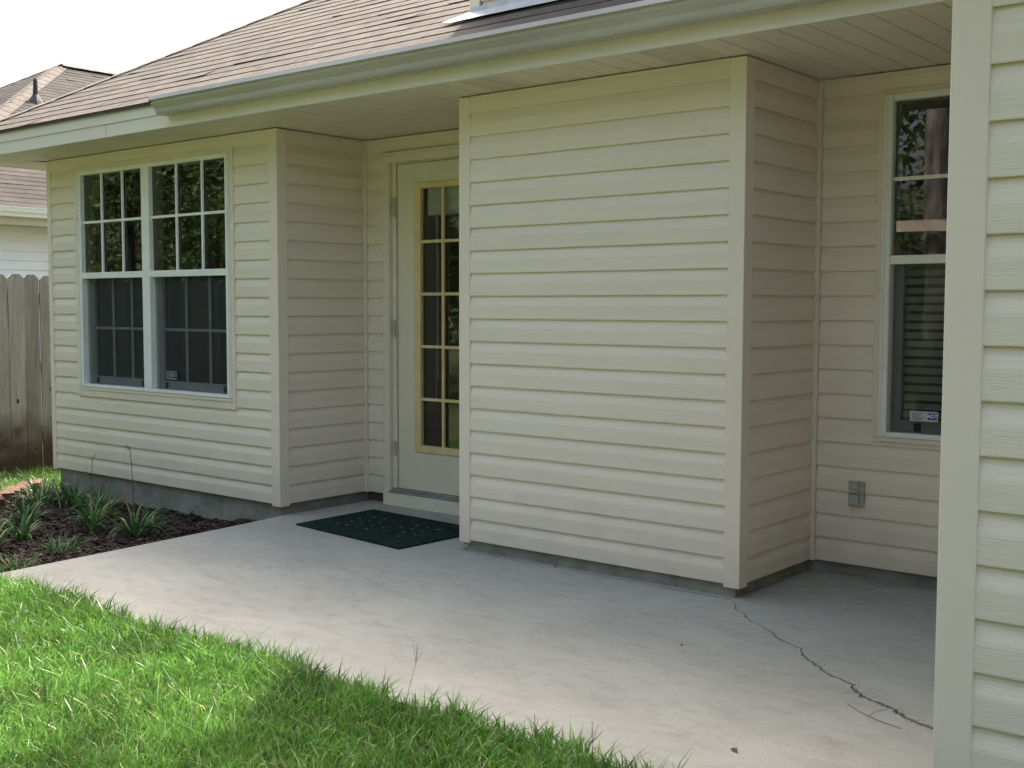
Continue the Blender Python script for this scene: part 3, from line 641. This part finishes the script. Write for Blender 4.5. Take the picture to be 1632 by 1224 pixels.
# knots as small dark marks are in the wood's own pattern
# ------------------------------------------------------------------ bricks edging the bed
bp=[(-5.66,-.44,.5,'nearest the left picture edge'),(-5.80,-.28,.9,''),(-5.97,-.15,.6,''),(-6.10,.0,1.1,''),(-6.20,.16,1.4,'')]
bl=['reddish edging brick at the left end of the row by the mulch','tilted reddish edging brick second from the left end of the row','reddish edging brick in the middle of the row of five','reddish edging brick second from the house end of the row','reddish edging brick nearest the house corner']
for i,(x,y,a,_) in enumerate(bp):
    b=MB(); b.box(-.10,.10,-.048,.048,-.03,.055); o=b.build('brick',M_brick,bevel=.006); o.location=(x,y,gz(x,y)+.02); o.rotation_euler=(random.uniform(-.15,.15),random.uniform(-.15,.15),2.67+random.uniform(-.35,.35))
    tag(o,bl[i],'brick','bricks edging the planting bed')
# ------------------------------------------------------------------ daylilies and weeds
def blade(b,p,dirn,L,w,bend,segs=7,t=.5,rise=1.2):
    p=Vector(p); h=Vector((math.cos(dirn),math.sin(dirn),0)); side=Vector((-h.y,h.x,0)); pts=[]; ang=rise; q=p.copy()
    for k in range(segs+1):
        ww=w*(1-(k/segs)**2.2)*(.75+.5*min(1,k/2)) ; pts.append((q.copy(),ww))
        q=q+(h*math.cos(ang)+Vector((0,0,math.sin(ang))))*(L/segs); ang-=bend/segs*(.5+k/segs)
    for k in range(segs):
        (a,wa),(c,wc)=pts[k],pts[k+1]; dr=Vector((0,0,-.18))
        for sg in (-1,1):
            b.face([a,a+side*sg*wa-dr*wa*1.0,c+side*sg*wc-dr*wc*1.0,c][::sg],t)
def clump(x,y,n,L,label,spread=.04,name='daylily',w=.0075,mat_=None,group='grassy plants in the mulch bed'):
    b=MB(); z=gz(x,y)+.01
    for k in range(n):
        a=random.uniform(0,6.283); d=random.uniform(0,spread); rise=random.uniform(.75,1.5)
        brown=1 if random.random()<.07 else 0
        i0=len(b.f); blade(b,(x+d*math.cos(a),y+d*math.sin(a),z),a+random.uniform(-.5,.5),L*random.uniform(.55,1.1),w*random.uniform(.6,1.2),random.uniform(1.0,2.6),t=random.uniform(.1,1),rise=rise)
        if brown:
            for q in range(i0,len(b.f)): b.m[q]=1
    b.face([(x+spread*1.3*math.cos(q*.785),y+spread*1.3*math.sin(q*.785),z-.003) for q in range(8)],m=1)
    for i in range(len(b.v)): b.v[i]=tuple(Vector(b.v[i])-Vector((x,y,z)))
    o=b.build(name,[mat_ or M_lily,M_dry]); o.location=(x,y,z)
    tag(o,label,'plant',group); return o
clump(-3.60,-.64,40,.34,'arching green daylily clump closest to the patio edge and wall')
clump(-4.08,-.62,30,.24,'low daylily clump just left of the tall dry stalk')
clump(-4.42,-.42,34,.28,'daylily clump in the middle of the bed in front of the foundation',spread=.08)
clump(-5.05,-.20,44,.34,'tall daylily clump at the far end of the bed by the house corner',spread=.12)
clump(-5.32,-.28,36,.32,'daylily clump beside the bricks at the far end of the bed',spread=.08)
clump(-4.72,-.72,26,.25,'spreading daylily clump behind the bare mulch patch',spread=.07)
clump(-4.15,-1.04,32,.24,'small daylily clump near the left picture edge of the bed')
clump(-3.92,-1.34,18,.30,'daylily clump at the lower left corner of the bed')
clump(-3.50,-1.17,60,.13,'fine leaved weed tuft beside the patio edge',spread=.10,name='weed_tuft',w=.0035)
clump(-3.10,-1.62,60,.14,'fine leaved weed tuft where bed, lawn and patio meet',spread=.10,name='weed_tuft',w=.003)
clump(-4.62,-.22,30,.30,'thin leaved clump against the foundation behind the bare mulch patch',spread=.10,w=.005)
clump(-5.62,-.12,34,.30,'loose grassy clump overhanging the edging bricks',spread=.12,w=.005)
clump(-4.55,-1.10,30,.24,'loose grassy clump at the left picture edge of the bed',spread=.10,w=.005)
clump(-3.85,-.38,26,.20,'short thin leaved clump between the tall stalk and the wall',spread=.07,w=.004)
clump(-3.72,-1.02,50,.09,'smallest sprawling weed tuft in the open mulch',spread=.12,name='weed_tuft',w=.003)
def stalk(pts,r,label,name='dry_stalk',tw=0,group='dry flower stalks in the bed'):
    b=MB(); base=Vector(pts[0]); pts=[Vector(p)-base for p in pts]; b.tube(pts,r,5)
    for k in range(tw):
        i=random.randint(max(1,len(pts)-4),len(pts)-1); p=pts[i]; q=p+Vector((random.uniform(-.05,.05),random.uniform(-.03,.03),random.uniform(.015,.06))); b.tube([p,(p+q)/2+Vector((0,0,.005)),q],[r*.6 if not hasattr(r,'__len__') else r[-1]]*3,4)
    o=b.build(name,M_twig); o.location=base; tag(o,label,'plant stalk',group); return o
stalk([(-4.17,-.284,-.18),(-4.165,-.285,.0),(-4.18,-.285,.2),(-4.19,-.285,.28)],[.0035,.003,.0025,.002],'tall thin dry stalk standing in front of the left wall',tw=5)
stalk([(-4.93,-.12,-.2),(-4.93,-.12,0),(-4.92,-.12,.13)],[.003,.003,.002],'shorter dark dry stalk further left against the foundation',tw=3)
def seedhead(x,y,h,lean,label):
    b=MB(); z=gz(x,y); P=[Vector((0,0,0)),Vector((lean*.3,0,h*.4)),Vector((lean*.8,0,h*.8))]
    b.tube(P,[.0012,.001,.0008],4)
    for dx,dz in ((-.006,.055),(.003,.06),(.03,.04),(.018,.055)): b.tube([P[-1],P[-1]+Vector((dx,random.uniform(-.01,.01),dz))],[.0009,.0006],4)
    o=b.build('grass_seedhead',M_twig); o.location=(x,y,z); tag(o,label,'grass stalk','grass seedheads along the patio edge')
seedhead(-.10,-1.95,.26,.07,'tallest branching seedhead rising over the patio edge in the middle')
seedhead(.66,-1.99,.17,-.02,'short seedhead at the right end of the lawn edge')
seedhead(.50,-2.02,.16,-.03,'short seedhead left of the one at the right end of the lawn edge')
# ------------------------------------------------------------------ grass blades
def grass(name,regions,label,material,hmul=1.0):
    Vs=[];Fs=[];T=[];base=0
    for (x0,x1,y0_,y1_,n,excl) in regions:
        X=rng.uniform(x0,x1,n); Y=rng.uniform(y0_,y1_,n)
        keep=np.ones(n,bool)
        for e in excl: keep&=e(X,Y)
        X,Y=X[keep],Y[keep]; n=len(X)
        Z=np.interp(X,[-400,-11,-7.4,-5.5,-3.6,-3.1,-2.6,400],[-.4,-.33,-.27,-.218,-.171,-.12,-.088,-.088])
        clumpn=.5+.5*np.sin(9*X+2*np.sin(7*Y))*np.sin(8*Y+1.5*np.sin(6*X))
        hgt=(rng.gamma(6,.0072,n)*(.75+.5*clumpn)+.028*np.exp(-((Y+1.9)/.12)**2))*hmul+.01; a=rng.uniform(0,6.283,n); lean=rng.uniform(.1,1.25,n)*hgt; w=rng.uniform(.0015,.0038,n)
        fa=rng.uniform(0,6.283,n)
        dx,dy=np.cos(a),np.sin(a); sx,sy=-np.sin(fa)*w,np.cos(fa)*w
        V=np.zeros((n,5,3))
        V[:,0]=np.stack([X-sx,Y-sy,Z],1); V[:,1]=np.stack([X+sx,Y+sy,Z],1)
        mx=X+dx*lean*.35; my=Y+dy*lean*.35
        V[:,2]=np.stack([mx+sx*.8,my+sy*.8,Z+hgt*.6],1); V[:,3]=np.stack([mx-sx*.8,my-sy*.8,Z+hgt*.6],1)
        V[:,4]=np.stack([X+dx*lean,Y+dy*lean,Z+hgt*(1-.25*lean/hgt*.5)],1)
        idx=base+5*np.arange(n)
        F=np.concatenate([np.stack([idx,idx+1,idx+2],1),np.stack([idx,idx+2,idx+3],1),np.stack([idx+3,idx+2,idx+4],1)],1).reshape(-1,3)
        t=np.clip(rng.normal(.5,.25,n)+.25*(clumpn-.5),0,1.3)
        Vs.append(V.reshape(-1,3)); Fs.append(F); T.append(np.repeat(t,3)); base+=5*n
    V=np.concatenate(Vs);F=np.concatenate(Fs);T=np.concatenate(T)
    me=bpy.data.meshes.new(name); me.vertices.add(len(V)); me.vertices.foreach_set('co',V.ravel().astype(np.float32))
    me.loops.add(F.size); me.loops.foreach_set('vertex_index',F.ravel().astype(np.int32))
    me.polygons.add(len(F)); me.polygons.foreach_set('loop_start',np.arange(0,F.size,3,dtype=np.int32)); me.polygons.foreach_set('loop_total',np.full(len(F),3,np.int32))
    me.update(); me.validate(); at=me.attributes.new('tint','FLOAT','FACE'); at.data.foreach_set('value',T[:len(me.polygons)].astype(np.float32))
    me.materials.append(material); o=bpy.data.objects.new(name,me); COL.objects.link(o); tag(o,label,'grass',kind='stuff'); return o
def notbed(X,Y):
    return np.array([not inpoly(x,y,bed) for x,y in zip(X,Y)])
def notpatio(X,Y):
    e=-1.848+.028*np.sin(5*X)+.018*np.sin(17*X+1)+.012*np.sin(41*X)
    return (X<-3.02)|(Y<e)
def nothouse(X,Y): return ~((X>XA0-.01)&(Y>YA))
R=[(-3.3,1.7,-3.3,-1.80,92000,(notbed,notpatio)),(-5,3,-5,-3.3,26000,()),(-5.2,-2.9,-3.4,-1.3,26000,(notbed,notpatio)),
   (FX-2.5,-5.4,-3,3.5,75000,(notbed,nothouse))]
grass('grass',R,'bright green lawn grass spilling over the patio edge',M_grass)
R2=[(-3.0,1.2,-3.2,-1.9,5200,(notbed,notpatio)),(-7.3,-5.8,-1,2.5,1500,(notbed,nothouse))]
grass('dry_grass',R2,'pale straw coloured dead blades scattered through the lawn',M_dry,.8)
# ------------------------------------------------------------------ litter on the patio
def litter(x,y,L,label,name='dry_leaf',m=M_twig,a=0):
    b=MB(); w=L*.4
    b.face([(-L,0,.001),(-L*.2,-w,.006),(L,-.1*w,.002),(L*.2,w,.010)]); b.face([(-L*.2,-w,.006),(-L*.3,-w*.3,.004),(L*.3,-w*.6,.002),(L,-.1*w,.002)])
    o=b.build(name,m); o.location=(x,y,SLAB+.001); o.rotation_euler=(0,0,a); tag(o,label,'leaf','dry leaves on the patio')
litter(.826,-1.547,.020,'dark curled leaf on the patio near the bottom edge',a=-.6)
litter(.169,-.752,.008,'tiny dark leaf fragment in the middle of the patio',a=.3)
litter(-1.692,.121,.010,'dark leaf crumb beside the doormat and corner post',a=.8)
litter(-1.76,.02,.008,'small leaf crumb lying in front of the doormat corner',a=1.9)
b=MB(); b.tube([(0,0,.003),(.06,-.045,.004),(.14,-.085,.003),(.218,-.106,.004)],.0010,5); b.tube([(.10,-.068,.004),(.10,-.02,.006),(.12,.03,.004)],.0008,5)
o=b.build('twig',M_twig); o.location=(.912,-.968,SLAB); tag(o,'thin bent pine needle twig lying beside the patio crack','twig')
b=MB()
for k in range(5): b.tube([(0,0,0),(random.uniform(-.04,.02),-.005,random.uniform(.03,.07))],.001,4)
o=b.build('dead_weed',M_twig); o.location=(-.98,-.012,SLAB); tag(o,'small dead weed growing in the joint under the middle wall','weed')
# ------------------------------------------------------------------ trees (seen as reflections in the glass and as shade on the lawn)
def tree(x,y,h,tr,crowns,label,leafs=2500,ls=.16,name='pine_tree',lean=0,group='trees behind the photographer'):
    t=empty(name,(x,y,-.3),label,'tree',group)
    b=MB(); n=9; pts=[(x+lean*k/n+random.uniform(-.03,.03),y+random.uniform(-.03,.03),-.35+h*k/n) for k in range(n+1)]
    b.tube(pts,[tr*(1-.75*k/n) for k in range(n+1)],14)
    for (cx,cy,cz,r) in crowns:
        for k in range(3): b.tube([(x+lean*cz/h,y,max(1,cz-r*.6)),(x+cx+random.uniform(-r,r)*.5,y+cy+random.uniform(-r,r)*.5,cz+random.uniform(-.3,.5)*r)],[tr*.3,.02],6)
    b.build('trunk',M_bark,t,smooth=True)
    b=MB()
    for (cx,cy,cz,r) in crowns:
        sub=[(random.gauss(0,.5)*r,random.gauss(0,.5)*r,random.gauss(0,.42)*r,r*random.uniform(.22,.42)) for _ in range(14)]
        for k in range(leafs//len(crowns)):
            sx,sy,sz,sr=random.choice(sub); p=Vector((x+cx+sx+random.gauss(0,.5)*sr,y+cy+sy+random.gauss(0,.5)*sr,cz+sz+random.gauss(0,.4)*sr))
            a=Vector((random.gauss(0,1),random.gauss(0,1),random.gauss(0,.6))).normalized(); c=a.cross(Vector((random.gauss(0,1),random.gauss(0,1),random.gauss(0,1)))).normalized(); s=ls*random.uniform(.5,1.2)
            b.face([p-a*s,p-c*s*.5,p+a*s,p+c*s*.5],random.random()*1.1)
    b.build('crown',M_leaf,t); return t
tree(-3.05,-9.3,16,.20,[(0,0,11,2.4),(1,.5,13,2)],'tall pine whose trunk is reflected in the right window',leafs=4000,ls=.1)
specs=[(-8.5,-9.5,7,2.2),(-11,-7.5,6,2.3),(-13.5,-5.5,6.5,2.2),(-15.5,-8.5,9,3.0),(-12.5,-11.5,9,3.0),(-6,-13,8,2.6),(-1.8,-14,8,2.5),(-17.5,-4.8,8,2.6),(1.5,-13.5,9,2.6),(-20,-10,11,3.4),(-9,-16,11,3.2),(-4.5,-19,11,4.2)]
lab=['bushy tree standing behind the lawn, left of the pine','low bushy tree beyond the fence line corner','rounded tree seen as a dark reflection in the left window','tall dense tree at the far left behind the photographer','tall dense tree behind the low bushy trees','broad tree behind and left of the pine trunk','broad tree straight behind the pine trunk','dense tree at the end of the fence','leafy tree right behind the photographer','tallest leafy tree at the far left behind the fence line','tall leafy tree deep behind the low bushy trees','widest leafy tree far behind the pine trunk']
for (x,y,h,r),l in zip(specs,lab):
    tree(x,y,h*.8,.16,[(0,0,1.3+r*.5,r),(.6,.3,h*.55,r),(-.5,.2,h*.78,r*.8)],l,leafs=14000,ls=(.062 if r<3.5 else .09),name='bushy_tree')
b=MB(); b.box(-6.5,1.0,-9.05,-9.0,2.16,2.30); o=b.build('beam',M_board); tag(o,'pale horizontal board reflected in the right window pane','board')
tree(-4.3,10.9,26,.26,[(.1,-.6,23.6,2.2),(.9,-1.5,21.8,1.8),(-.3,.6,25.0,1.5)],'unseen tall pine added behind the house to shade part of the lawn',leafs=9000,ls=.26,group='unseen trees added behind the house')  # added out of view; crown placed so its shadow lands on the right-hand grass

b=MB()
for k in range(46000):
    x=random.uniform(-48,26); top=8.5+2.5*math.sin(x*.5)+1.5*math.sin(x*1.3+1); z=random.uniform(-.3,top)
    p=Vector((x,-25+random.gauss(0,1.6),z)); a=Vector((random.gauss(0,1),random.gauss(0,1),random.gauss(0,.6))).normalized(); c=a.cross(Vector((random.gauss(0,1),random.gauss(0,1),random.gauss(0,1)))).normalized(); q=random.uniform(.10,.24)
    b.face([p-a*q,p-c*q*.5,p+a*q,p+c*q*.5],random.random()*1.1)
tag(b.build('woods',M_leaf),label='dense green woods far behind the photographer',cat='woods',kind='stuff')
